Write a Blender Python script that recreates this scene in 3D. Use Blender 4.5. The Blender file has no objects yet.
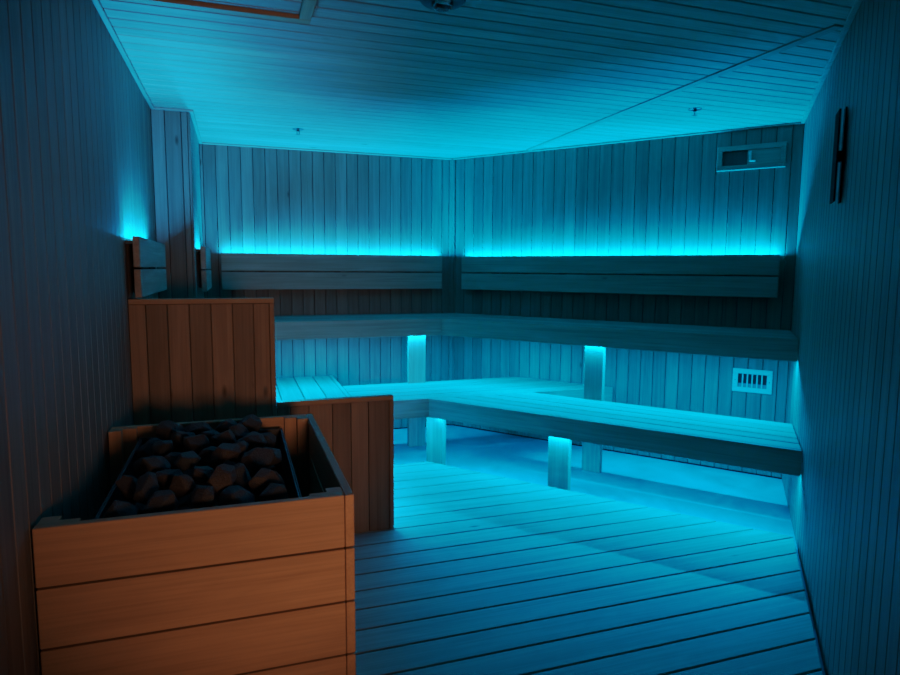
import bpy, bmesh, math, random
from mathutils import Vector, Matrix, noise

# ---------------------------------------------------------------- helpers
SC = bpy.context.scene
COL = SC.collection

def sub(a, b): return (a[0]-b[0], a[1]-b[1])

# room frame: x runs along the back wall, y runs away from the viewer, z up (metres)
XL, XJ = -0.448, -0.237          # left wall plane, and the plane after its step
YJ, YB = 4.16, 5.174             # where the left wall steps, and the back wall
H = 2.30
ANG = math.radians(51.2965)
BS = (math.cos(ANG), -math.sin(ANG))        # along the angled back wall
BI = (-math.sin(ANG), -math.cos(ANG))       # from that wall into the room
C = (1.7553, YB)                            # corner of the two back walls
LB = 2.6026
R = (C[0]+BS[0]*LB, C[1]+BS[1]*LB)          # corner of angled wall and right wall
RIN = (-0.67908, -0.73406)                  # along the right wall towards the door
RN = (-0.73406, 0.67908)                    # from the right wall into the room
YR = -0.35                                  # rear wall
TR = (R[1]-YR)/0.73406
T0, T1 = 4.20, 4.72                         # doorway in the right wall, beside the viewer
RR = (R[0]+RIN[0]*TR, YR)

def PB(s, d):
    """point at distance s along the angled wall and d in front of it"""
    return (C[0]+BS[0]*s+BI[0]*d, C[1]+BS[1]*s+BI[1]*d)

def PR(t, off=0.0):
    return (R[0]+RIN[0]*t+RN[0]*off, R[1]+RIN[1]*t+RN[1]*off)

def clip(poly, p0, n):
    """keep the side of the line through p0 where (p-p0).n >= 0"""
    out = []
    for i in range(len(poly)):
        a, b = poly[i], poly[(i+1) % len(poly)]
        da = (a[0]-p0[0])*n[0]+(a[1]-p0[1])*n[1]
        db = (b[0]-p0[0])*n[0]+(b[1]-p0[1])*n[1]
        if da >= 0: out.append(a)
        if (da >= 0) != (db >= 0):
            k = da/(da-db)
            out.append((a[0]+(b[0]-a[0])*k, a[1]+(b[1]-a[1])*k))
    res = []
    for p in out:
        if not res or math.dist(p, res[-1]) > 1e-4: res.append(p)
    if len(res) > 1 and math.dist(res[0], res[-1]) < 1e-4: res.pop()
    return res

def area(poly):
    return sum(poly[i][0]*poly[(i+1) % len(poly)][1]-poly[(i+1) % len(poly)][0]*poly[i][1] for i in range(len(poly)))/2

class MB:
    """collects shapes (world coordinates) for one mesh object"""
    def __init__(self): self.bm = bmesh.new()
    def _add(self, verts, faces, bev=0.0, seg=1):
        b = bmesh.new()
        vs = [b.verts.new(v) for v in verts]
        for f in faces: b.faces.new([vs[i] for i in f])
        bmesh.ops.recalc_face_normals(b, faces=b.faces[:])
        if bev > 0:
            bmesh.ops.bevel(b, geom=b.edges[:], offset=bev, segments=seg, affect='EDGES', profile=0.5, clamp_overlap=True)
        me = bpy.data.meshes.new('t'); b.to_mesh(me); b.free()
        self.bm.from_mesh(me); bpy.data.meshes.remove(me)
        return self
    def prism(self, poly, z0, z1, bev=0.0):
        if len(poly) < 3 or abs(area(poly)) < 1e-6: return self
        n = len(poly)
        v = [(p[0], p[1], z0) for p in poly]+[(p[0], p[1], z1) for p in poly]
        f = [list(range(n)), list(range(n, 2*n))]+[[i, (i+1) % n, n+(i+1) % n, n+i] for i in range(n)]
        return self._add(v, f, bev)
    def box(self, x0, x1, y0, y1, z0, z1, bev=0.0):
        return self.prism([(x0, y0), (x1, y0), (x1, y1), (x0, y1)], z0, z1, bev)
    def slab(self, a, b, n, t0, t1, z0, z1, bev=0.0):
        """upright board from a to b, between offsets t0 and t1 along n"""
        return self.prism([(a[0]+n[0]*t0, a[1]+n[1]*t0), (b[0]+n[0]*t0, b[1]+n[1]*t0),
                           (b[0]+n[0]*t1, b[1]+n[1]*t1), (a[0]+n[0]*t1, a[1]+n[1]*t1)], z0, z1, bev)
    def bbox(self, s0, s1, d0, d1, z0, z1, bev=0.0):
        return self.prism([PB(s0, d0), PB(s1, d0), PB(s1, d1), PB(s0, d1)], z0, z1, bev)
    def lathe(self, cx, cy, prof, n=24):
        v = []; f = []
        for r, z in prof:
            for k in range(n):
                a = 2*math.pi*k/n; v.append((cx+r*math.cos(a), cy+r*math.sin(a), z))
        m = len(prof)
        for i in range(m-1):
            for k in range(n):
                f.append([i*n+k, i*n+(k+1) % n, (i+1)*n+(k+1) % n, (i+1)*n+k])
        f.append(list(range(n))); f.append(list(range((m-1)*n, m*n)))
        return self._add(v, f)
    def build(self, name, mat, parent=None, smooth=False):
        me = bpy.data.meshes.new(name)
        if parent is not None: self.bm.transform(WM[parent.name].inverted())
        self.bm.to_mesh(me); self.bm.free()
        me.materials.append(mat)
        if smooth:
            for p in me.polygons: p.use_smooth = True
        o = bpy.data.objects.new(name, me); COL.objects.link(o)
        if parent is not None:
            o.parent = parent
            WM[o.name] = WM[parent.name].copy()
        else:
            WM[o.name] = Matrix.Identity(4)
        return o
    def build_at(self, name, mat, loc, rz=0.0, smooth=False):
        M = Matrix.Translation(loc) @ Matrix.Rotation(rz, 4, 'Z')
        self.bm.transform(M.inverted())
        o = self.build(name, mat, None, smooth)
        o.matrix_world = M; WM[o.name] = M
        return o

WM = {}
def empty(name, loc, rz=0.0):
    o = bpy.data.objects.new(name, None); COL.objects.link(o)
    o.empty_display_size = 0.1
    o.location = loc; o.rotation_euler = (0, 0, rz)
    WM[o.name] = Matrix.Translation(loc) @ Matrix.Rotation(rz, 4, 'Z')
    return o

def tag(o, label, cat, group=None):
    o['label'] = label; o['category'] = cat
    if group: o['group'] = group
    return o

def structure(o):
    o['kind'] = 'structure'; return o

# ---------------------------------------------------------------- materials
def new_mat(name):
    m = bpy.data.materials.new(name); m.use_nodes = True
    nt = m.node_tree; nt.nodes.clear()
    out = nt.nodes.new('ShaderNodeOutputMaterial'); b = nt.nodes.new('ShaderNodeBsdfPrincipled')
    nt.links.new(b.outputs[0], out.inputs[0])
    return m, nt, b

def wood(name, axis, light=(0.375, 0.300, 0.240), dark=(0.277, 0.214, 0.165), rough=0.55, var=0.12, knots=True, spec=0.25):
    m, nt, b = new_mat(name); N = nt.nodes; L = nt.links
    tc = N.new('ShaderNodeTexCoord'); geo = N.new('ShaderNodeNewGeometry')
    off = N.new('ShaderNodeVectorMath'); off.operation = 'SCALE'
    cmb = N.new('ShaderNodeCombineXYZ')
    for i in range(3): L.new(geo.outputs['Random Per Island'], cmb.inputs[i])
    L.new(cmb.outputs[0], off.inputs[0]); off.inputs['Scale'].default_value = 37.0
    add = N.new('ShaderNodeVectorMath'); add.operation = 'ADD'
    L.new(tc.outputs['Object'], add.inputs[0]); L.new(off.outputs[0], add.inputs[1])
    def noise_node(along, across, detail, dist):
        mp = N.new('ShaderNodeMapping')
        sc = [across]*3; sc['xyz'.index(axis)] = along
        mp.inputs['Scale'].default_value = sc
        L.new(add.outputs[0], mp.inputs['Vector'])
        n = N.new('ShaderNodeTexNoise'); n.inputs['Scale'].default_value = 1.0
        n.inputs['Detail'].default_value = detail; n.inputs['Distortion'].default_value = dist
        L.new(mp.outputs[0], n.inputs['Vector']); return n
    n1 = noise_node(1.1, 26.0, 5.0, 0.9)
    n2 = noise_node(3.0, 140.0, 2.0, 0.2)
    n3 = noise_node(2.5, 9.0, 2.0, 2.0)
    r1 = N.new('ShaderNodeValToRGB'); r1.color_ramp.elements[0].position = 0.32; r1.color_ramp.elements[1].position = 0.68
    r1.color_ramp.elements[0].color = (*dark, 1); r1.color_ramp.elements[1].color = (*light, 1)
    L.new(n1.outputs['Fac'], r1.inputs[0])
    # fine fibre
    mx = N.new('ShaderNodeMixRGB'); mx.blend_type = 'MULTIPLY'; mx.inputs[0].default_value = 0.35
    rf = N.new('ShaderNodeValToRGB'); rf.color_ramp.elements[0].position = 0.3; rf.color_ramp.elements[0].color = (0.6, 0.6, 0.6, 1)
    rf.color_ramp.elements[1].position = 0.6
    L.new(n2.outputs['Fac'], rf.inputs[0]); L.new(r1.outputs[0], mx.inputs[1]); L.new(rf.outputs[0], mx.inputs[2])
    # board to board variation
    mr = N.new('ShaderNodeMapRange'); mr.inputs['To Min'].default_value = 1-var; mr.inputs['To Max'].default_value = 1+var*0.6
    L.new(geo.outputs['Random Per Island'], mr.inputs['Value'])
    mb = N.new('ShaderNodeMixRGB'); mb.blend_type = 'MULTIPLY'; mb.inputs[0].default_value = 1.0
    L.new(mx.outputs[0], mb.inputs[1]); L.new(mr.outputs[0], mb.inputs[2])
    last = mb
    if knots:
        mp = N.new('ShaderNodeMapping'); sc = [7.0]*3; sc['xyz'.index(axis)] = 2.6
        mp.inputs['Scale'].default_value = sc; L.new(add.outputs[0], mp.inputs['Vector'])
        vo = N.new('ShaderNodeTexVoronoi'); vo.inputs['Scale'].default_value = 1.0
        L.new(mp.outputs[0], vo.inputs['Vector'])
        rk = N.new('ShaderNodeValToRGB'); rk.color_ramp.elements[0].position = 0.03; rk.color_ramp.elements[0].color = (0.35, 0.28, 0.24, 1)
        rk.color_ramp.elements[1].position = 0.10; rk.color_ramp.elements[1].color = (1, 1, 1, 1)
        L.new(vo.outputs['Distance'], rk.inputs[0])
        gt = N.new('ShaderNodeMath'); gt.operation = 'GREATER_THAN'; gt.inputs[1].default_value = 0.72
        sp = N.new('ShaderNodeSeparateColor'); L.new(vo.outputs['Color'], sp.inputs[0]); L.new(sp.outputs[0], gt.inputs[0])
        mk = N.new('ShaderNodeMixRGB'); mk.blend_type = 'MULTIPLY'
        L.new(gt.outputs[0], mk.inputs[0]); L.new(last.outputs[0], mk.inputs[1]); L.new(rk.outputs[0], mk.inputs[2])
        last = mk
    # cloudy tone
    mc = N.new('ShaderNodeMixRGB'); mc.blend_type = 'MULTIPLY'; mc.inputs[0].default_value = 0.3
    rc = N.new('ShaderNodeValToRGB'); rc.color_ramp.elements[0].position = 0.3; rc.color_ramp.elements[0].color = (0.7, 0.7, 0.7, 1)
    rc.color_ramp.elements[1].position = 0.65
    L.new(n3.outputs['Fac'], rc.inputs[0]); L.new(last.outputs[0], mc.inputs[1]); L.new(rc.outputs[0], mc.inputs[2])
    L.new(mc.outputs[0], b.inputs['Base Color'])
    b.inputs['Roughness'].default_value = rough
    b.inputs['Specular IOR Level'].default_value = spec
    bp = N.new('ShaderNodeBump'); bp.inputs['Strength'].default_value = 0.12; bp.inputs['Distance'].default_value = 0.002
    L.new(n2.outputs['Fac'], bp.inputs['Height']); L.new(bp.outputs[0], b.inputs['Normal'])
    return m

def plain(name, col, rough=0.5, metal=0.0, bump=0.0, scale=30.0, var=0.1, spec=0.4):
    m, nt, b = new_mat(name); N = nt.nodes; L = nt.links
    tc = N.new('ShaderNodeTexCoord'); n = N.new('ShaderNodeTexNoise'); n.inputs['Scale'].default_value = scale; n.inputs['Detail'].default_value = 4
    L.new(tc.outputs['Object'], n.inputs['Vector'])
    r = N.new('ShaderNodeValToRGB')
    r.color_ramp.elements[0].position = 0.3; r.color_ramp.elements[1].position = 0.7
    r.color_ramp.elements[0].color = (*[c*(1-var) for c in col], 1); r.color_ramp.elements[1].color = (*[min(1, c*(1+var)) for c in col], 1)
    L.new(n.outputs['Fac'], r.inputs[0]); L.new(r.outputs[0], b.inputs['Base Color'])
    b.inputs['Specular IOR Level'].default_value = spec; b.inputs['Roughness'].default_value = rough; b.inputs['Metallic'].default_value = metal
    if bump:
        bp = N.new('ShaderNodeBump'); bp.inputs['Strength'].default_value = bump; bp.inputs['Distance'].default_value = 0.004
        L.new(n.outputs['Fac'], bp.inputs['Height']); L.new(bp.outputs[0], b.inputs['Normal'])
    return m

WX = wood('wood_grain_x', 'x'); WY = wood('wood_grain_y', 'y'); WZ = wood('wood_grain_z', 'z')
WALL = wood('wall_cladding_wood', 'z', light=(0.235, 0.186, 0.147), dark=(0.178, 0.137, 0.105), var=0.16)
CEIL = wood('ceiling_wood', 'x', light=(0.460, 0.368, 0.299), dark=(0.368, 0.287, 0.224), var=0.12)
DECK = wood('deck_wood', 'x', light=(0.470, 0.392, 0.325), dark=(0.381, 0.308, 0.252), var=0.08, rough=0.5)
PANEL = wood('panel_wood', 'z', light=(0.357, 0.225, 0.140), dark=(0.281, 0.170, 0.102), var=0.2)
GUARDX = wood('guard_wood_x', 'x', light=(0.464, 0.280, 0.160), dark=(0.400, 0.236, 0.132), var=0.1)
GUARDY = wood('guard_wood_y', 'y', light=(0.464, 0.280, 0.160), dark=(0.400, 0.236, 0.132), var=0.1)
GUARDZ = wood('guard_wood_z', 'z', light=(0.464, 0.280, 0.160), dark=(0.400, 0.236, 0.132), var=0.1)
DARKGAP = plain('shadow_gap_backing', (0.015, 0.012, 0.010), 0.9)
BLACK = plain('black_satin_plastic', (0.003, 0.003, 0.0035), 0.8, spec=0.05)
STEEL = plain('dark_heater_steel', (0.018, 0.018, 0.02), 0.5, 0.2, var=0.2)
CHROME = plain('dull_chrome', (0.10, 0.10, 0.10), 0.35, 1.0)
BEIGE = plain('painted_grille_metal', (0.55, 0.52, 0.47), 0.4, 0.0, var=0.04)
VENTDARK = wood('vent_shadow_wood', 'z', light=(0.10, 0.08, 0.065), dark=(0.07, 0.055, 0.045), knots=False)  # wood toned down to stand for shade in the vent and behind backrests
RED = plain('red_lens_core', (0.30, 0.015, 0.012), 0.3)

def concrete():
    m, nt, b = new_mat('polished_concrete'); N = nt.nodes; L = nt.links
    tc = N.new('ShaderNodeTexCoord')
    n = N.new('ShaderNodeTexNoise'); n.inputs['Scale'].default_value = 3.5; n.inputs['Detail'].default_value = 9; n.inputs['Distortion'].default_value = 1.2
    L.new(tc.outputs['Object'], n.inputs['Vector'])
    r = N.new('ShaderNodeValToRGB'); r.color_ramp.elements[0].position = 0.3; r.color_ramp.elements[1].position = 0.7
    r.color_ramp.elements[0].color = (0.25, 0.255, 0.28, 1); r.color_ramp.elements[1].color = (0.38, 0.39, 0.43, 1)
    L.new(n.outputs['Fac'], r.inputs[0]); L.new(r.outputs[0], b.inputs['Base Color'])
    b.inputs['Roughness'].default_value = 0.5
    bp = N.new('ShaderNodeBump'); bp.inputs['Strength'].default_value = 0.15; bp.inputs['Distance'].default_value = 0.01
    L.new(n.outputs['Fac'], bp.inputs['Height']); L.new(bp.outputs[0], b.inputs['Normal'])
    return m
CONC = concrete()

def stone_mat():
    m, nt, b = new_mat('sauna_stone'); N = nt.nodes; L = nt.links
    oi = N.new('ShaderNodeObjectInfo'); tc = N.new('ShaderNodeTexCoord')
    r = N.new('ShaderNodeValToRGB')
    e = r.color_ramp.elements
    e[0].position = 0.0; e[0].color = (0.024, 0.030, 0.033, 1)
    e[1].position = 1.0; e[1].color = (0.050, 0.036, 0.030, 1)
    k = e.new(0.5); k.color = (0.032, 0.032, 0.032, 1)
    L.new(oi.outputs['Random'], r.inputs[0])
    n = N.new('ShaderNodeTexNoise'); n.inputs['Scale'].default_value = 14; n.inputs['Detail'].default_value = 6
    L.new(tc.outputs['Object'], n.inputs['Vector'])
    rn = N.new('ShaderNodeValToRGB'); rn.color_ramp.elements[0].position = 0.3; rn.color_ramp.elements[0].color = (0.55, 0.55, 0.55, 1)
    rn.color_ramp.elements[1].position = 0.75; rn.color_ramp.elements[1].color = (1.25, 1.2, 1.15, 1)
    L.new(n.outputs['Fac'], rn.inputs[0])
    mx = N.new('ShaderNodeMixRGB'); mx.blend_type = 'MULTIPLY'; mx.inputs[0].default_value = 1
    L.new(r.outputs[0], mx.inputs[1]); L.new(rn.outputs[0], mx.inputs[2]); L.new(mx.outputs[0], b.inputs['Base Color'])
    b.inputs['Roughness'].default_value = 0.75
    bp = N.new('ShaderNodeBump'); bp.inputs['Strength'].default_value = 0.5; bp.inputs['Distance'].default_value = 0.01
    L.new(n.outputs['Fac'], bp.inputs['Height']); L.new(bp.outputs[0], b.inputs['Normal'])
    return m
STONE = stone_mat()

def glow(name, col, s):
    m = bpy.data.materials.new(name); m.use_nodes = True
    nt = m.node_tree; nt.nodes.clear()
    out = nt.nodes.new('ShaderNodeOutputMaterial'); e = nt.nodes.new('ShaderNodeEmission')
    e.inputs[0].default_value = (*col, 1); e.inputs[1].default_value = s
    nt.links.new(e.outputs[0], out.inputs[0])
    m.cycles.emission_sampling = 'NONE'; return m
LED = glow('cyan_light_strip', (0.05, 0.62, 1.0), 2.0)

def glass():
    m, nt, b = new_mat('clear_glass')
    b.inputs['Base Color'].default_value = (0.9, 0.95, 1, 1); b.inputs['Roughness'].default_value = 0.03
    b.inputs['Transmission Weight'].default_value = 1.0; b.inputs['IOR'].default_value = 1.45
    return m
GLASS = glass()

# ---------------------------------------------------------------- the setting
P = 0.0895      # cladding pitch
G = 0.0035      # groove
def clad(mb, a, b, n, z0, z1, first=0.0, bev=0.0025, holes=()):
    """vertical boards from a to b; n points into the room; face on the wall plane"""
    L = math.dist(a, b); u = ((b[0]-a[0])/L, (b[1]-a[1])/L)
    cuts = [0.0]; x = first if first > 0.012 else first+P
    while x < L-0.012: cuts.append(x); x += P
    cuts.append(L)
    for i in range(len(cuts)-1):
        s0 = cuts[i]+G/2; s1 = cuts[i+1]-G/2
        p = (a[0]+u[0]*s0, a[1]+u[1]*s0); q = (a[0]+u[0]*s1, a[1]+u[1]*s1)
        mb.slab(p, q, n, -0.014, 0.0, z0, z1, bev)

def wall(name, runs, ends=True):
    w = MB()
    for a, b, n, first in runs: clad(w, a, b, n, 0.012, H-0.001, first)
    o = structure(w.build(name, WALL))
    k = MB()
    for a, b, n, first in runs:
        L = math.dist(a, b); u = ((b[0]-a[0])/L, (b[1]-a[1])/L)
        e0 = -0.02 if a == (XJ, YJ) else 0.05; e1 = 0.0 if b[1] == YJ and b[0] > XL+0.01 else 0.05
        k.slab((a[0]-u[0]*e0, a[1]-u[1]*e0), (b[0]+u[0]*e1, b[1]+u[1]*e1), n, -0.06, -0.0125, -0.02, H+0.03)
    kk = k.build('backing', DARKGAP, o)
    return o

EX = (1, 0); EY = (0, 1)
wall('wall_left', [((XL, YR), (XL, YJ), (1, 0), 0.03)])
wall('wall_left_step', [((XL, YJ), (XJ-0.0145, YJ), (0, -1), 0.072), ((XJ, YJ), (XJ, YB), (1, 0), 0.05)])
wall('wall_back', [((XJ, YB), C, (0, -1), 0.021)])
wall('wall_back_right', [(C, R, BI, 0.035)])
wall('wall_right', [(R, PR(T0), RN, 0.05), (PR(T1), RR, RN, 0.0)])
# boards over the doorway
lm = MB(); clad(lm, PR(T0), PR(T1), RN, 2.02, H-0.001, 0.03)
lm.slab(PR(T0), PR(T1), RN, -0.06, -0.0145, 2.02, H+0.03)
structure(lm.build('wall_right_lintel', WALL))

# rear wall behind the viewer
wall('wall_rear', [((XL, YR), (RR[0], YR), (0, 1), 0.0)])

room = [(XL-0.1, YR-0.1), (RR[0]+0.1, YR-0.1), (R[0]+0.12, R[1]-0.02), (R[0]+0.1, R[1]+0.1), (C[0]+0.05, YB+0.1), (XL-0.1, YB+0.1)]
structure(MB().prism(room, -0.10, 0.0).build('floor', CONC))

# ceiling boards run along x and are cut to the room's outline
inner = [(XL, YR), (RR[0], YR), R, C, (XJ, YB), (XJ, YJ), (XL, YJ)]
GC = 0.006
cm = MB(); y = 2.574-P*40
while y < YB:
    q = [(-0.47, y+GC/2), (4, y+GC/2), (4, y+P-GC/2), (-0.47, y+P-GC/2)]
    q = clip(q, R, RN); q = clip(q, C, BI) if q else q
    q = clip(q, (0, YB), (0, -1)) if q else q
    q = clip(q, (0, YR), (0, 1)) if q else q
    if q: q = clip(q, (XL if y < YJ-P/2 else XJ-0.01, 0), (1, 0))
    if q: cm.prism(q, H, H+0.014, 0.0025)
    y += P
ceil = structure(cm.build('ceiling', CEIL))
MB().prism(room, H+0.0125, H+0.06).build('backing', DARKGAP, ceil)

# beading round the ceiling and the strip across it
def trim(name, a, b, n, w, z0, z1, mat, t0=0.0):
    return structure(MB().slab(a, b, n, t0, t0+w, z0, z1, 0.003).build(name, mat))
tw, th = 0.022, 0.012
trim('trim_1', (XL, YR), (XL, YJ), (1, 0), tw, H-th, H, WY)
trim('trim_2', (XL+tw, YJ), (XJ+tw, YJ), (0, -1), tw, H-th, H, WX)
trim('trim_3', (XJ, YJ), (XJ, YB), (1, 0), tw, H-th, H, WY)
trim('trim_4', (XJ+tw, YB), (C[0]-0.01, YB), (0, -1), tw, H-th, H, WX)
trim('trim_5', PB(0.012, 0), PB(LB-tw, 0), BI, tw, H-th, H, WX)
trim('trim_6', PR(0), PR(TR-0.02), RN, tw, H-th, H, WY)
# bead down the corner of the two back walls
structure(MB().prism([C, (C[0]-0.026, YB), (C[0]-0.020, YB-0.016), PB(0.020, 0.016), PB(0.026, 0)], 0.012, H-th, 0.002).build('trim_7', WALL))
ys0 = 1.90; ys1 = YB-(2.183-C[0])*math.tan(ANG)-0.05
structure(MB().box(2.160, 2.206, ys0, ys1, H-0.006, H+0.002, 0.002).build('trim_8', WY))

# ---------------------------------------------------------------- floor decking
DZ = 0.06; DP = 0.14
dm = MB(); jm = MB(); DEDGE = 1.135
def deck_clip(q):
    q = clip(q, PB(0, DEDGE), BI)
    if q: q = clip(q, (0, 4.045), (0, -1))
    if q: q = clip(q, PR(0, 0.018), RN)
    if q: q = clip(q, (XL+0.008, 0), (1, 0))
    if q: q = clip(q, (0, YR+0.01), (0, 1))
    return q
y = 2.17-DP*20
while y < 4.1:
    q = deck_clip([(-1, y+0.0042), (4, y+0.0042), (4, y+DP-0.0042), (-1, y+DP-0.0042)])
    if q and len(q) >= 3: dm.prism(q, DZ-0.028, DZ, 0.002)
    y += DP
deck = empty('floor_decking', (0.8, 1.8, 0))
tag(deck, 'pale wooden slatted decking laid over the concrete floor in front of the benches', 'decking')
dm.build('plank_boards', DECK, deck)
for xj in (-0.3, 0.15, 0.6, 1.0, 1.4, 1.8, 2.15):
    q = deck_clip([(xj-0.02, -1), (xj+0.02, -1), (xj+0.02, 4.03), (xj-0.02, 4.03)])
    q = clip(q, PB(0, DEDGE+0.12), BI) if q else q
    if q and len(q) >= 3: MB().prism(q, 0.001, DZ-0.0285).build('joist', WY, deck)

# ---------------------------------------------------------------- benches
ZU, ZL = 0.9966, 0.499          # seat heights
TF = 0.1285                     # fascia height
FT = 0.028                      # fascia thickness
DU, DL = 0.597, 1.136           # front edges measured from the wall
XLU, XLL = 0.160, 0.722        # front edges of the left run
YP = 3.013                      # near end panels
sl = -0.1497
def s_end(d): return LB+0.1497*d-0.005
def bench_light(name, p, q, z, down, width=0.012, power=1.0, col=(0.0, 0.36, 1.0)):
    """a run of short strip lamps from p to q"""
    L = math.dist(p, q); n = max(1, round(L/0.45)); a = math.atan2(q[1]-p[1], q[0]-p[0])
    for i in range(n):
        k = (i+0.5)/n
        l = bpy.data.lights.new(name, 'AREA'); l.shape = 'RECTANGLE'; l.size = L/n; l.size_y = width
        l.energy = power*L/n; l.color = col
        o = bpy.data.objects.new(name, l); COL.objects.link(o)
        o.location = (p[0]+(q[0]-p[0])*k, p[1]+(q[1]-p[1])*k, z)
        o.rotation_euler = (0, 0, a) if down else (math.pi, 0, a)

def strip(parent, p, q, z, down, power):
    """thin light strip: a diffuser with the lamp on its face"""
    L = math.dist(p, q); n = (-(q[1]-p[1])/L, (q[0]-p[0])/L)
    z0, z1 = (z+0.001, z+0.007) if down else (z-0.007, z-0.001)
    MB().slab(p, q, n, -0.005, 0.005, z0, z1).build('light_strip', LED, parent)
    bench_light('strip_lamp', p, q, z, down, 0.008, power)

POW_UB, POW_LB, POW_BR = 34.0, 18.5, 45.0

# --- bench along the back wall, upper
def seat_boards(mb, polys, z, t=0.026):
    for q in polys:
        if q and len(q) >= 3: mb.prism(q, z-t, z, 0.0025)

def split(lo, hi, n, gap=0.007):
    w = (hi-lo-gap*(n-1))/n
    return [(lo+i*(w+gap), lo+i*(w+gap)+w) for i in range(n)]

# upper, back wall
ub = empty('upper_bench', (0.9, YB-DU/2, 0))
tag(ub, 'upper wooden bench along the back wall, its one visible leg near the corner', 'bench', 'upper sauna benches')
mb = MB()
for y0, y1 in split(YB-DU+FT+0.002, YB-0.012, 4):
    seat_boards(mb, [clip([(XLU+0.004, y0), (3, y0), (3, y1), (XLU+0.004, y1)], PB(0, 0.006), BI)], ZU)
mb.build('seat', WX, ub)
s0 = (DU-DU*math.cos(ANG))/math.sin(ANG); Fu = PB(s0, DU)
MB().prism([(XLU+0.002, YB-DU), Fu, PB((DU-FT-(DU-FT)*math.cos(ANG))/math.sin(ANG), DU-FT), (XLU+0.002, YB-DU+FT)], ZU-TF, ZU, 0.002).build('fascia', WX, ub)
MB().box(1.227, 1.360, YB-0.550, YB-0.505, 0, ZU-0.027, 0.002).build('leg', WZ, ub)
MB().box(XLU, C[0]-0.08, YB-0.05, YB-0.008, ZU-0.09, ZU-0.027).build('wall_rail', WX, ub)
strip(ub, (XLU+0.05, YB-0.561), (Fu[0]-0.03, YB-0.560), ZU-TF+0.004, True, POW_UB)

# upper, angled wall
RZB = -ANG
ubb = empty('upper_bench', (*PB(LB/2, DU/2), 0), RZB)
tag(ubb, 'long dark upper bench on the right running along the angled wall with the grilles', 'bench', 'upper sauna benches')
mb = MB(); yF = YB-DU
for d0, d1 in split(0.012, DU-FT-0.002, 4):
    q = [PB(-0.5, d0), PB(s_end(d0), d0), PB(s_end(d1), d1), PB(-0.5, d1)]
    seat_boards(mb, [clip(q, (0, yF-0.004), (0, -1))], ZU)
mb.build('seat', WX, ubb)
MB().prism([PB(s0+0.001, DU), PB(s_end(DU), DU), PB(s_end(DU-FT), DU-FT), PB((DU-FT-(DU-FT)*math.cos(ANG))/math.sin(ANG)+0.001, DU-FT)], ZU-TF, ZU, 0.002).build('fascia', WX, ubb)
MB().bbox(1.423, 1.553, 0.505, 0.550, 0, ZU-0.027, 0.002).build('leg', WZ, ubb)
MB().bbox(0.62, LB-0.03, 0.008, 0.05, ZU-0.09, ZU-0.027).build('wall_rail', WX, ubb)
strip(ubb, PB(s0+0.03, 0.552), PB(s_end(0.55)-0.02, 0.560), ZU-TF+0.004, True, POW_UB)

# upper, left wall (behind the tall end panel)
ul = empty('upper_bench', (XLU-0.3, 4.0, 0))
tag(ul, 'upper bench on the left wall hidden behind the tall brown end panel', 'bench', 'upper sauna benches')
mb = MB()
for x0, x1 in split(XL+0.012, XLU-FT-0.002, 4):
    y1 = YJ-0.012 if x0 < XJ+0.006 else YB-0.012
    if x0 < XJ+0.006 and x1 > XJ+0.006:
        mb.box(x0, x1, YP+0.045, YJ-0.012, ZU-0.026, ZU, 0.0025)
    else:
        mb.box(x0, x1, YP+0.045, y1, ZU-0.026, ZU, 0.0025)
mb.build('seat', WY, ul)
MB().box(XLU-FT, XLU, YP+0.043, YB-DU-0.002, ZU-TF, ZU, 0.002).build('fascia', WY, ul)
MB().box(XL+0.008, XL+0.05, YP+0.05, YJ-0.02, ZU-0.09, ZU-0.027).build('wall_rail', WY, ul)
for yy in (3.12, 4.30):
    MB().box(XLU-0.11, XLU-0.065, yy, yy+0.13, 0, ZU-0.027, 0.002).build('leg', WZ, ul)
strip(ul, (XLU-0.045, YP+0.06), (XLU-0.045, YB-DU-0.05), ZU-TF+0.004, True, POW_UB)

# lower, back wall
lb = empty('lower_bench', (1.5, YB-0.85, 0))
tag(lb, 'lower bench along the back wall with a bright lit slatted seat', 'bench', 'lower sauna benches')
mb = MB(); YLF = YB-DL
for y0, y1 in split(YLF+FT+0.004, 4.665, 5, 0.010):
    seat_boards(mb, [clip([(XLL+0.004, y0), (4, y0), (4, y1), (XLL+0.004, y1)], PB(0, 0.008), BI)], ZL)
mb.build('seat', WX, lb)
q = clip([(XLL+0.002, YLF), (4, YLF), (4, YLF+FT), (XLL+0.002, YLF+FT)], PB(0, 0.008), BI)
MB().prism(q, ZL-TF, ZL, 0.002).build('fascia', WX, lb)
for xb in (1.0, 1.75):
    MB().box(xb, xb+0.04, YLF+FT+0.001, 4.66, ZL-0.085, ZL-0.027).build('bearer', WY, lb)
MB().box(0.80, 0.845, 4.45, 4.58, 0, ZL-0.027, 0.002).build('leg', WZ, lb)
sl0 = (DL-DL*math.cos(ANG))/math.sin(ANG); Fl = PB(sl0, DL)
strip(lb, (XLL+0.03, YLF+0.036), (Fl[0]-0.02, YLF+0.036), ZL-TF+0.004, True, POW_LB)

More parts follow.
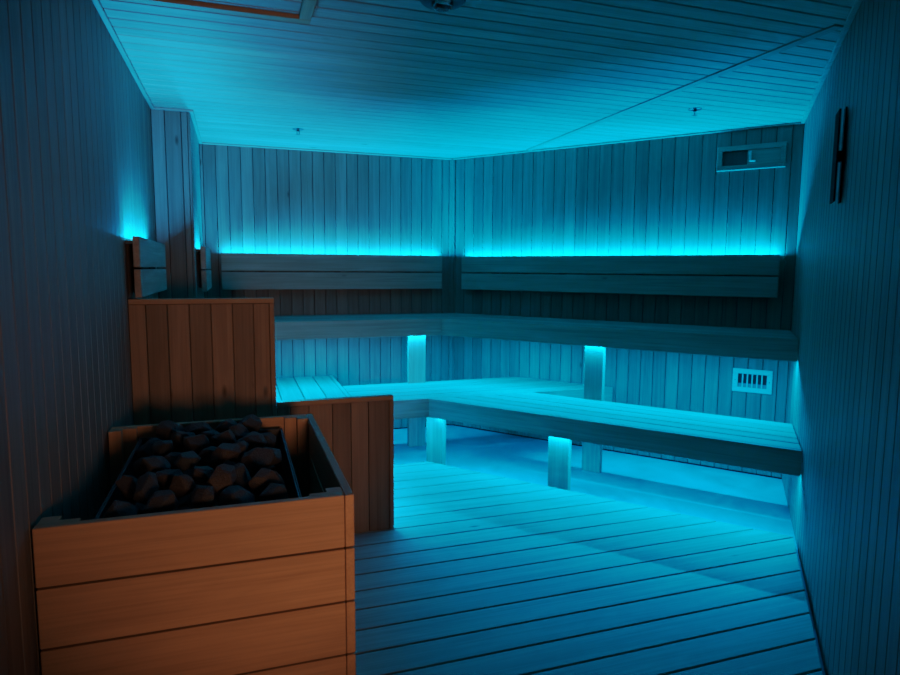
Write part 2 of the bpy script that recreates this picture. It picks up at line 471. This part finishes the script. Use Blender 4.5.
# lower, angled wall
lbb = empty('lower_bench', (*PB(1.8, 0.85), 0), RZB)
tag(lbb, 'long lower bench on the right with bright slats and two front legs', 'bench', 'lower sauna benches')
mb = MB()
for d0, d1 in split(0.535, DL-FT-0.004, 5, 0.011):
    q = [PB(-0.5, d0), PB(s_end(d0), d0), PB(s_end(d1), d1), PB(-0.5, d1)]
    seat_boards(mb, [clip(q, (0, YLF-0.004), (0, -1))], ZL)
mb.build('seat', WX, lbb)
q = [PB(-0.5, DL-FT), PB(s_end(DL-FT), DL-FT), PB(s_end(DL), DL), PB(-0.5, DL)]
q = clip(q, (0, YLF-0.002), (0, -1))
MB().prism(q, ZL-TF, ZL, 0.002).build('fascia', WX, lbb)
for s in (0.493, 1.407):
    MB().bbox(s, s+0.134, DL-0.095, DL-0.05, 0, ZL-0.027, 0.002).build('leg', WZ, lbb)
for s in (1.16, 1.95, 2.6):
    MB().bbox(s, s+0.04, 0.54, DL-FT-0.001, ZL-0.085, ZL-0.027).build('bearer', WY, lbb)
MB().bbox(1.30, s_end(0.56)-0.01, 0.540, 0.575, ZL-0.10, ZL-0.027).build('rear_rail', WX, lbb)
strip(lbb, PB(sl0+0.02, DL-0.037), PB(s_end(DL)-0.03, DL-0.037), ZL-TF+0.004, True, POW_LB)

# lower, left run (behind the low end panel)
ll = empty('lower_bench', (0.45, 4.0, 0))
tag(ll, 'lower bench on the left behind the low brown end panel, its slats running away', 'bench', 'lower sauna benches')
mb = MB()
for x0, x1 in ((0.115, 0.258), (0.266, 0.409), (0.417, 0.556), (0.564, XLL-FT-0.004)):
    mb.box(x0, x1, YP+0.045, YB-0.012, ZL-0.026, ZL, 0.0025)
mb.build('seat', WY, ll)
MB().box(XLL-FT, XLL, YP+0.043, YB-0.012, ZL-0.05, ZL, 0.002).box(XLL-FT, XLL, YP+0.043, YLF-0.002, ZL-TF, ZL-0.05, 0.002).build('fascia', WY, ll)
for yy in (3.3, 4.8):
    MB().box(XLL-0.11, XLL-0.065, yy, yy+0.13, 0, ZL-0.027, 0.002).build('leg', WZ, ll)
    MB().box(0.13, XLL-FT-0.001, yy+0.14, yy+0.18, ZL-0.085, ZL-0.027).build('bearer', WX, ll)
strip(ll, (XLL-0.045, YP+0.06), (XLL-0.045, YLF-0.06), ZL-TF+0.004, True, POW_LB)

# ---------------------------------------------------------------- end panels
def end_panel(name, label, x0, x1, seams, ztop, left_edge):
    e = empty(name, ((x0+x1)/2, YP+0.02, DZ)); tag(e, label, 'panel')
    m = MB(); xs = [x0+0.0005]+seams+[x1-0.022]
    for a, b in zip(xs[:-1], xs[1:]):
        m.box(a+0.0015, b-0.0015, YP+0.003, YP+0.020, DZ+0.001, ztop-0.024, 0.002)
    m.build('cladding', PANEL, e)
    MB().box(x0-0.002 if x0 > 0 else x0-0.0005, x1-0.004, YP+0.0215, YP+0.040, DZ+0.001, ztop-0.024).build('frame', PANEL, e)
    MB().prism([(x0+0.002, YP), (x1, YP), (x1, YP+0.042), (x0+0.002, YP+0.042)], ztop-0.023, ztop, 0.002).build('cap_rail', GUARDX, e)
    MB().box(x1-0.0215, x1, YP, YP+0.042, DZ+0.001, ztop-0.0235, 0.002).build('edge_post', PANEL, e)
    return e
end_panel('bench_end_panel', 'tall brown boarded end panel of the upper bench beside the left wall', XL, XLU-0.0003,
          [-0.379, -0.293, -0.204, -0.114, -0.023, 0.067], 1.237, True)
end_panel('bench_end_panel', 'low brown boarded end panel of the lower bench, right of the heater', XLU, XLL,
          [0.222, 0.308, 0.419, 0.509, 0.595, 0.683][0:1]+[0.308, 0.419, 0.509, 0.595], 0.748, False)

# ---------------------------------------------------------------- backrests
def backrest(label, p, q, n, gap, thick, z0=1.205, z1=1.485, zs=1.345, mat=WX, rz=0.0, power=POW_BR, spacers=3, touch=-0.0005, led=0.5, inset=0.02):
    """two boards held off the wall; p,q on the wall plane; n into the room"""
    mid = ((p[0]+q[0])/2, (p[1]+q[1])/2)
    e = empty('backrest', (mid[0]+n[0]*0.03, mid[1]+n[1]*0.03, z0), rz)
    tag(e, label, 'backrest', 'wooden backrests on the walls')
    MB().slab(p, q, n, gap, gap+thick, zs+0.004, z1, 0.003).build('upper_board', mat, e)
    MB().slab(p, q, n, gap, gap+thick, z0, zs-0.005, 0.003).build('lower_board', mat, e)
    L = math.dist(p, q); u = ((q[0]-p[0])/L, (q[1]-p[1])/L)
    for i in range(spacers):
        t = L*(i+0.5)/spacers
        a = (p[0]+u[0]*(t-0.025), p[1]+u[1]*(t-0.025)); b = (p[0]+u[0]*(t+0.025), p[1]+u[1]*(t+0.025))
        MB().slab(a, b, n, touch, gap-0.0005, z0+0.02, z1-0.045).build('spacer', VENTDARK, e)  # dark colour carries the shade of the gap behind the boards
    MB().slab((p[0]+u[0]*0.02, p[1]+u[1]*0.02), (q[0]-u[0]*0.02, q[1]-u[1]*0.02), n, 0.001, gap-0.0005, z1-0.032, z1-0.018).build('strip_channel', VENTDARK, e)  # darkened likewise, so the gap looks shaded
    a = (p[0]+n[0]*gap*led+u[0]*0.02, p[1]+n[1]*gap*led+u[1]*0.02); b = (q[0]+n[0]*gap*led-u[0]*inset, q[1]+n[1]*gap*led-u[1]*inset)
    zz = z1-0.009
    MB().slab(a, b, n, -0.005, 0.005, zz-0.007, zz-0.001).build('light_strip', LED, e)
    bench_light('strip_lamp', a, b, zz, False, 0.008, power)
    return e
backrest('wide backrest of two boards under the glow on the back wall', (-0.108, YB), (1.649, YB), (0, -1), 0.036, 0.028, led=0.65)
backrest('wide backrest of two boards on the right, on the angled wall', PB(0.137, 0), PB(2.517, 0), BI, 0.036, 0.028, z0=1.203, z1=1.480, zs=1.342, rz=RZB, spacers=4, touch=0.0002, led=0.65)
backrest('backrest seen from its end above the tall end panel on the left wall', (XL, 3.0), (XL, 4.05), (1, 0), 0.032, 0.027, z0=1.243, z1=1.506, zs=1.37, mat=WY, spacers=2, power=POW_BR*1.0, inset=0.32, led=0.8)
backrest('small backrest seen nearly edge-on beside the stepped wall', (XJ, 4.27), (XJ, 5.09), (1, 0), 0.026, 0.032, z0=1.222, z1=1.506, zs=1.36, mat=WY, spacers=2, power=POW_BR*1.0, inset=0.32, led=0.8)

# ---------------------------------------------------------------- sauna heater and its guard
GX0, GX1, GY0, GY1, GZ = -0.438, 0.2655, 1.538, 2.474, 0.808
gd = empty('heater_guard', ((GX0+GX1)/2, (GY0+GY1)/2, DZ))
tag(gd, 'warm lit wooden guard of horizontal boards boxed round the stone heater', 'heater guard')
levels = []; z = GZ; bh = [0.136, 0.138, 0.139, 0.139, 0.139]
for h_ in bh:
    levels.append((max(z-h_, DZ+0.012), z)); z -= h_+0.0055
bt = 0.023
for z0, z1 in levels:
    MB().box(GX0, GX1-bt-0.0015, GY0, GY0+bt, z0, z1, 0.002).build('front_board', GUARDX, gd)
for z0, z1 in levels:
    MB().box(GX1-bt, GX1, GY0, GY1, z0, z1, 0.002).build('side_board', GUARDY, gd)
for z0, z1 in levels:
    MB().box(GX0, GX1-bt-0.0015, GY1-bt, GY1, z0, z1, 0.002).build('back_board', GUARDX, gd)
def cpost(x, y, sx, sy):
    m = MB()
    w = 0.036
    m.prism([(x, y), (x+sx*0.085, y), (x+sx*0.085, y+sy*0.020), (x+sx*0.040, y+sy*0.020), (x+sx*0.040, y+sy*0.048), (x, y+sy*0.048)], DZ+0.001, GZ-0.001, 0.0015)
    m.build('corner_post', GUARDZ, gd)
cpost(GX1-bt-0.0005, GY0+bt+0.0005, -1, 1); cpost(GX1-bt-0.0005, GY1-bt-0.0005, -1, -1)
cpost(GX0+0.001, GY0+bt+0.0005, 1, 1); cpost(GX0+0.001, GY1-bt-0.0005, 1, -1)

HX0, HX1, HY0, HY1, HZ = -0.335, 0.142, 1.605, 2.395, 0.775
ht = empty('sauna_heater', ((HX0+HX1)/2, (HY0+HY1)/2, DZ))
tag(ht, 'black steel sauna heater filled with stones inside the wooden guard', 'heater')
t = 0.004
MB().box(HX0, HX1, HY0, HY0+t, 0.16, HZ).box(HX0, HX1, HY1-t, HY1, 0.16, HZ).box(HX0, HX0+t, HY0+t, HY1-t, 0.16, HZ).box(HX1-t, HX1, HY0+t, HY1-t, 0.16, HZ).box(HX0+t, HX1-t, HY0+t, HY1-t, 0.56, 0.57).build('casing', STEEL, ht)
for (a0, a1, b0, b1) in ((HX0-0.004, HX1+0.004, HY0-0.004, HY0-0.0005), (HX0-0.004, HX1+0.004, HY1+0.0005, HY1+0.004), (HX0-0.004, HX0-0.0005, HY0, HY1), (HX1+0.0005, HX1+0.004, HY0, HY1)):
    MB().box(a0, a1, b0, b1, HZ-0.02, HZ+0.003, 0.0008).build('rim', STEEL, ht)
for x, y in ((HX0+0.03, HY0+0.03), (HX1-0.06, HY0+0.03), (HX0+0.03, HY1-0.06), (HX1-0.06, HY1-0.06)):
    MB().box(x, x+0.03, y, y+0.03, DZ+0.001, 0.1595, 0.002).build('leg', STEEL, ht)

# stones: angular rocks
random.seed(11)
def rock_mesh(k):
    rnd = random.Random(100+k)
    b = bmesh.new(); pts = []
    while len(pts) < 15:
        v = Vector((rnd.gauss(0, 1), rnd.gauss(0, 1), rnd.gauss(0, 1))).normalized()
        if all((v-p).length > 0.52 for p in pts): pts.append(v)
    for p in pts:
        r = rnd.uniform(0.82, 1.06)
        b.verts.new((p.x*r*rnd.uniform(0.95, 1.1), p.y*r*0.88, p.z*r*0.78))
    res = bmesh.ops.convex_hull(b, input=b.verts[:])
    dead = [g for g in res['geom_interior'] if isinstance(g, bmesh.types.BMVert)]
    if dead: bmesh.ops.delete(b, geom=dead, context='VERTS')
    bmesh.ops.dissolve_limit(b, angle_limit=math.radians(14), verts=b.verts[:], edges=b.edges[:])
    bmesh.ops.bevel(b, geom=b.edges[:], offset=0.045, segments=1, affect='EDGES', profile=0.5, clamp_overlap=True)
    bmesh.ops.triangulate(b, faces=b.faces[:])
    bmesh.ops.subdivide_edges(b, edges=b.edges[:], cuts=1, use_grid_fill=True)
    for v in b.verts:
        n = noise.noise(v.co*2.3+Vector((k*7.1, 0, 0)))
        v.co *= 1+0.06*n+0.02*noise.noise(v.co*7.0)
    bmesh.ops.recalc_face_normals(b, faces=b.faces[:])
    me = bpy.data.meshes.new('rock'); b.to_mesh(me); b.free(); me.materials.append(STONE)
    for p in me.polygons: p.use_smooth = False
    return me
ROCKS = [rock_mesh(k) for k in range(9)]
def heap(x, y):
    fx = (x-(HX0+HX1)/2)/((HX1-HX0)/2); fy = (y-(HY0+HY1)/2)/((HY1-HY0)/2)
    return 0.036*(1-fx*fx)*(1-0.45*fy*fy)
def stone(x, y, z, r, label, group):
    o = bpy.data.objects.new('sauna_stone', random.choice(ROCKS)); COL.objects.link(o)
    s = r
    o.scale = (s*random.uniform(0.9, 1.15), s*random.uniform(0.85, 1.1), s*random.uniform(0.8, 1.1))
    o.rotation_euler = (random.uniform(-0.6, 0.6), random.uniform(-0.6, 0.6), random.uniform(0, 6.28))
    o.location = (x, y, z)
    return tag(o, label, 'stone', group)
ORD = {5: ['leftmost', 'second from left', 'middle one', 'second from right', 'rightmost'], 4: ['leftmost', 'second from left', 'second from right', 'rightmost'], 3: ['leftmost', 'middle one', 'rightmost']}
ROWS = ['front', 'second', 'third', 'fourth', 'fifth', 'sixth', 'seventh', 'rearmost']
ny = 8
W_ = HX1-HX0; D_ = HY1-HY0
for j in range(ny):
    y = HY0+0.060+(D_-0.118)*j/(ny-1)
    n = 5 if j % 2 == 0 else 4
    for i in range(n):
        x = HX0+0.054+(W_-0.112)*i/4 if n == 5 else HX0+0.096+(W_-0.196)*i/3
        jx, jy = random.uniform(-0.008, 0.008), random.uniform(-0.006, 0.006)
        if j in (0, ny-1): jy = 0
        r = random.uniform(0.045, 0.057)
        stone(x+jx, y+jy, HZ-0.010+heap(x, y)+(0.018 if n == 4 else -0.006)+random.uniform(-0.012, 0.012), r,
              'dark rough stone, %s in the %s row of the heater heap' % (ORD[n][i], ROWS[j]), 'stones heaped on the heater')
for j in range(7):
    y = HY0+0.10+(D_-0.20)*j/6
    for i in range(4):
        x = HX0+0.065+(W_-0.13)*i/3
        stone(x+random.uniform(-0.006, 0.006), y+random.uniform(-0.006, 0.006), HZ-0.10+heap(x, y)*0.8, random.uniform(0.042, 0.047),
              'dark stone of the lower layer, mostly covered by the stones heaped on it', 'lower stones in the heater')

# ---------------------------------------------------------------- wall and ceiling fittings
# sliding wooden vent high on the angled wall
v = empty('sliding_vent', (*PB(2.308, 0.01), 2.03), RZB)
tag(v, 'framed wooden sliding vent high on the angled wall near the right corner', 'vent')
fw = 0.032
m = MB()
m.bbox(2.104, 2.512, 0.001, 0.022, 2.158, 2.188, 0.002).bbox(2.104, 2.512, 0.001, 0.022, 2.032, 2.063, 0.002)
m.bbox(2.104, 2.136, 0.001, 0.022, 2.0635, 2.1575, 0.002).bbox(2.482, 2.512, 0.001, 0.022, 2.0635, 2.1575, 0.002)
m.build('vent_frame', WX, v)
MB().bbox(2.137, 2.287, 0.0008, 0.003, 2.064, 2.157).build('opening_shade_panel', VENTDARK, v)  # dark sheet on the wall, the recess shade put into its colour
sp = MB().bbox(2.288, 2.481, 0.004, 0.014, 2.064, 2.157, 0.0015).build('sliding_panel', WX, v)
MB().bbox(2.303, 2.313, 0.0145, 0.030, 2.088, 2.147, 0.001).bbox(2.303, 2.337, 0.0145, 0.034, 2.080, 2.0875, 0.001).build('pull_handle', BEIGE, sp)

# louvred register low on the angled wall
g = empty('vent_grille', (*PB(2.392, 0.01), 0.564), RZB)
tag(g, 'small rectangular louvred grille low on the angled wall between the benches', 'grille')
m = MB(); a0, a1, z0, z1 = 2.272, 2.513, 0.564, 0.720
m.bbox(a0, a1, 0.001, 0.010, z1-0.032, z1, 0.002).bbox(a0, a1, 0.001, 0.010, z0, z0+0.032, 0.002)
m.bbox(a0, a0+0.032, 0.001, 0.010, z0+0.0325, z1-0.0325, 0.001).bbox(a1-0.032, a1, 0.001, 0.010, z0+0.0325, z1-0.0325, 0.001)
m.build('grille_frame', BEIGE, g)
MB().bbox(a0+0.033, a1-0.033, 0.0006, 0.002, z0+0.033, z1-0.033).build('duct_shade_plate', DARKGAP, g)  # near-black plate stands in for the unlit depth of the duct
for k in range(5):
    s = a0+0.032+0.0295*(k+1)
    MB().bbox(s-0.004, s+0.004, 0.0022, 0.009, z0+0.0328, z1-0.0328, 0.001).build('louvre', BEIGE, g)
m = MB().bbox(a0+0.034, a1-0.034, 0.0022, 0.0030, z0+0.034, z0+0.058)
m.build('damper_blade', plain('dull_damper_metal', (0.2, 0.2, 0.21), 0.5, 0.3), g)
for s in (a0+0.016, a1-0.016):
    MB().bbox(s-0.003, s+0.003, 0.0102, 0.0115, 0.639, 0.645, 0.001).build('screw', STEEL, g)

# black upright fixture on the right wall
fx = empty('wall_fixture', (*PR(1.80, 0.01), 1.63), math.atan2(RIN[1], RIN[0]))
tag(fx, 'narrow black upright fixture of two parallel bars on the right wall', 'wall fixture')
def rslab(t0, t1, o0, o1, z0, z1, bev=0.0):
    return MB().prism([PR(t0, o0), PR(t1, o0), PR(t1, o1), PR(t0, o1)], z0, z1, bev)
rslab(1.772, 1.812, 0.001, 0.0065, 1.632, 1.980, 0.001).build('back_plate', BLACK, fx)
rslab(1.768, 1.872, 0.0265, 0.033, 1.632, 1.962, 0.001).build('front_bar', BLACK, fx)
rslab(1.775, 1.810, 0.007, 0.026, 1.785, 1.822).build('bracket', BLACK, fx)

# sprinklers
def sprinkler(x, y, label, rz):
    e = empty('ceiling_sprinkler', (x, y, H), rz); tag(e, label, 'sprinkler', 'sprinkler heads on the ceiling')
    MB().lathe(x, y, [(0.038, H-0.0005), (0.038, H-0.003), (0.030, H-0.006), (0.012, H-0.007)], 20).build('escutcheon', CHROME, e)
    MB().lathe(x, y, [(0.010, H-0.0072), (0.010, H-0.014), (0.007, H-0.015)], 12).build('body', CHROME, e)
    c, s = math.cos(rz), math.sin(rz)
    m = MB()
    for k in (-1, 1):
        m.prism([(x+c*k*0.006-s*0.002, y+s*k*0.006+c*0.002), (x+c*k*0.010-s*0.002, y+s*k*0.010+c*0.002), (x+c*k*0.010+s*0.002, y+s*k*0.010-c*0.002), (x+c*k*0.006+s*0.002, y+s*k*0.006-c*0.002)], H-0.032, H-0.0152)
    m.build('yoke', CHROME, e)
    MB().lathe(x, y, [(0.004, H-0.0322), (0.015, H-0.0345), (0.016, H-0.036)], 14).build('deflector', CHROME, e)
sprinkler(0.418, 4.456, 'small sprinkler head on the bright ceiling left of the corner', 0.2)
sprinkler(2.531, 3.116, 'small sprinkler head on the ceiling right of the ceiling strip', 0.9)

# round fitting with glass dome
d = empty('ceiling_dome_fitting', (0.697, 2.17, H))
tag(d, 'round dark ceiling fitting with a clear glass dome and red core', 'ceiling fitting')
MB().lathe(0.697, 2.17, [(0.080, H-0.0005), (0.080, H-0.008), (0.070, H-0.016), (0.045, H-0.018)], 32).build('base_ring', STEEL, d, True)
prof = [(0.038, H-0.0185)]+[(0.038*math.cos(a), H-0.020-0.024*math.sin(a)) for a in [math.radians(q) for q in (5, 20, 35, 50, 65, 78, 87)]]
MB().lathe(0.697, 2.17, prof, 28).build('glass_dome', GLASS, d, True)
MB().box(0.675, 0.719, 2.160, 2.180, H-0.0345, H-0.0205, 0.002).build('red_core', RED, d)

# ceiling hatch with a raised frame
hx0, hx1, hy0, hy1 = -0.36, 0.285, 1.86, 2.510
hh = empty('ceiling_hatch', ((hx0+hx1)/2, (hy0+hy1)/2, H))
tag(hh, 'square wooden ceiling hatch with a raised frame, at the top left', 'hatch')
ht_ = 0.022
MB().box(hx0, hx1, hy1-0.042, hy1, H-ht_, H-0.0005, 0.002).build('frame_batten', GUARDX, hh)
MB().box(hx0, hx1, hy0, hy0+0.042, H-ht_, H-0.0005, 0.002).build('frame_batten', GUARDX, hh)
MB().box(hx1-0.042, hx1, hy0+0.0425, hy1-0.0425, H-ht_, H-0.0005, 0.002).build('frame_batten', GUARDY, hh)
MB().box(hx0, hx0+0.042, hy0+0.0425, hy1-0.0425, H-ht_, H-0.0005, 0.002).build('frame_batten', GUARDY, hh)
m = MB(); yy = hy0+0.043
while yy < hy1-0.05:
    m.box(hx0+0.043, hx1-0.043, yy+0.002, min(yy+P-0.002, hy1-0.0435), H-0.008, H-0.0005, 0.002); yy += P
m.build('hatch_panel', CEIL, hh)

# ---------------------------------------------------------------- warm light from the doorway, plus an added low fill
def spot(name, loc, target, energy, col, angle, blend, radius):
    l = bpy.data.lights.new(name, 'SPOT'); l.energy = energy; l.color = col
    l.spot_size = math.radians(angle); l.spot_blend = blend; l.shadow_soft_size = radius
    o = bpy.data.objects.new(name, l); COL.objects.link(o); o.location = loc
    o.rotation_euler = (Vector(target)-Vector(loc)).to_track_quat('-Z', 'Y').to_euler()
    return o
spot('unseen_warm_spot', (0.40, -0.76, 1.06), (0.02, 2.0, 1.16), 114.0, (1.0, 0.49, 0.31), 48, 0.65, 0.20)
spot('unseen_warm_spot', (0.50, -0.60, 0.36), (0.24, 1.54, 0.26), 8.0, (1.0, 0.42, 0.23), 34, 1.0, 0.10)  # added low fill that brightens the heater's lower right, no known lamp

w = bpy.data.worlds.new('world'); SC.world = w; w.use_nodes = True
w.node_tree.nodes['Background'].inputs[0].default_value = (0.0, 0.012, 0.02, 1)
w.node_tree.nodes['Background'].inputs[1].default_value = 0.1

# ---------------------------------------------------------------- camera
F_PX, YAW, PITCH, ROLL, CH = 631.4563, 18.6236, 6.2270, 0.3657, 1.3768
ya, pi_, ro = map(math.radians, (YAW, PITCH, ROLL))
fwd = Vector((math.sin(ya)*math.cos(pi_), math.cos(ya)*math.cos(pi_), -math.sin(pi_)))
rt = Vector((math.cos(ya), -math.sin(ya), 0)); up = rt.cross(fwd)
r2 = rt*math.cos(ro)+up*math.sin(ro); u2 = -rt*math.sin(ro)+up*math.cos(ro)
cam = bpy.data.cameras.new('camera'); cam.sensor_width = 36; cam.lens = F_PX/900*36; cam.clip_start = 0.02
co = bpy.data.objects.new('camera', cam); COL.objects.link(co)
M = Matrix((r2, u2, -fwd)).transposed().to_4x4(); M.translation = Vector((0, 0, CH)); co.matrix_world = M
SC.camera = co

SC.view_settings.view_transform = 'Standard'
SC.view_settings.look = 'None'
SC.view_settings.exposure = 0.0
SC.cycles.max_bounces = 10; SC.cycles.diffuse_bounces = 4
SC.cycles.sample_clamp_indirect = 3.0
SC.cycles.use_guiding = True
SC.cycles.light_sampling_threshold = 0.0

# camera-like soft shoulder: bright cyan rolls off instead of clipping
vs = SC.view_settings; vs.use_curve_mapping = True
cmap = vs.curve_mapping; WL = 6.0
cmap.white_level = (WL, WL, WL)
cv = cmap.curves[3]
pts = [(0.0, 0.0), (0.02, 0.0165), (0.05, 0.046), (0.15, 0.152), (0.35, 0.32), (0.7, 0.47), (1.2, 0.61), (2.2, 0.82), (3.8, 0.95), (6.0, 1.0)]
cv.points[0].location = (0, 0); cv.points[1].location = (1, 1)
for x_, y_ in pts[1:-1]: cv.points.new(x_/WL, y_)
gcv = cmap.curves[1]
gcv.points[0].location = (0, 0); gcv.points[1].location = (1, 0.82)
for x_, y_ in ((0.18, 0.18), (0.40, 0.375), (0.70, 0.60)): gcv.points.new(x_, y_)
cmap.update()
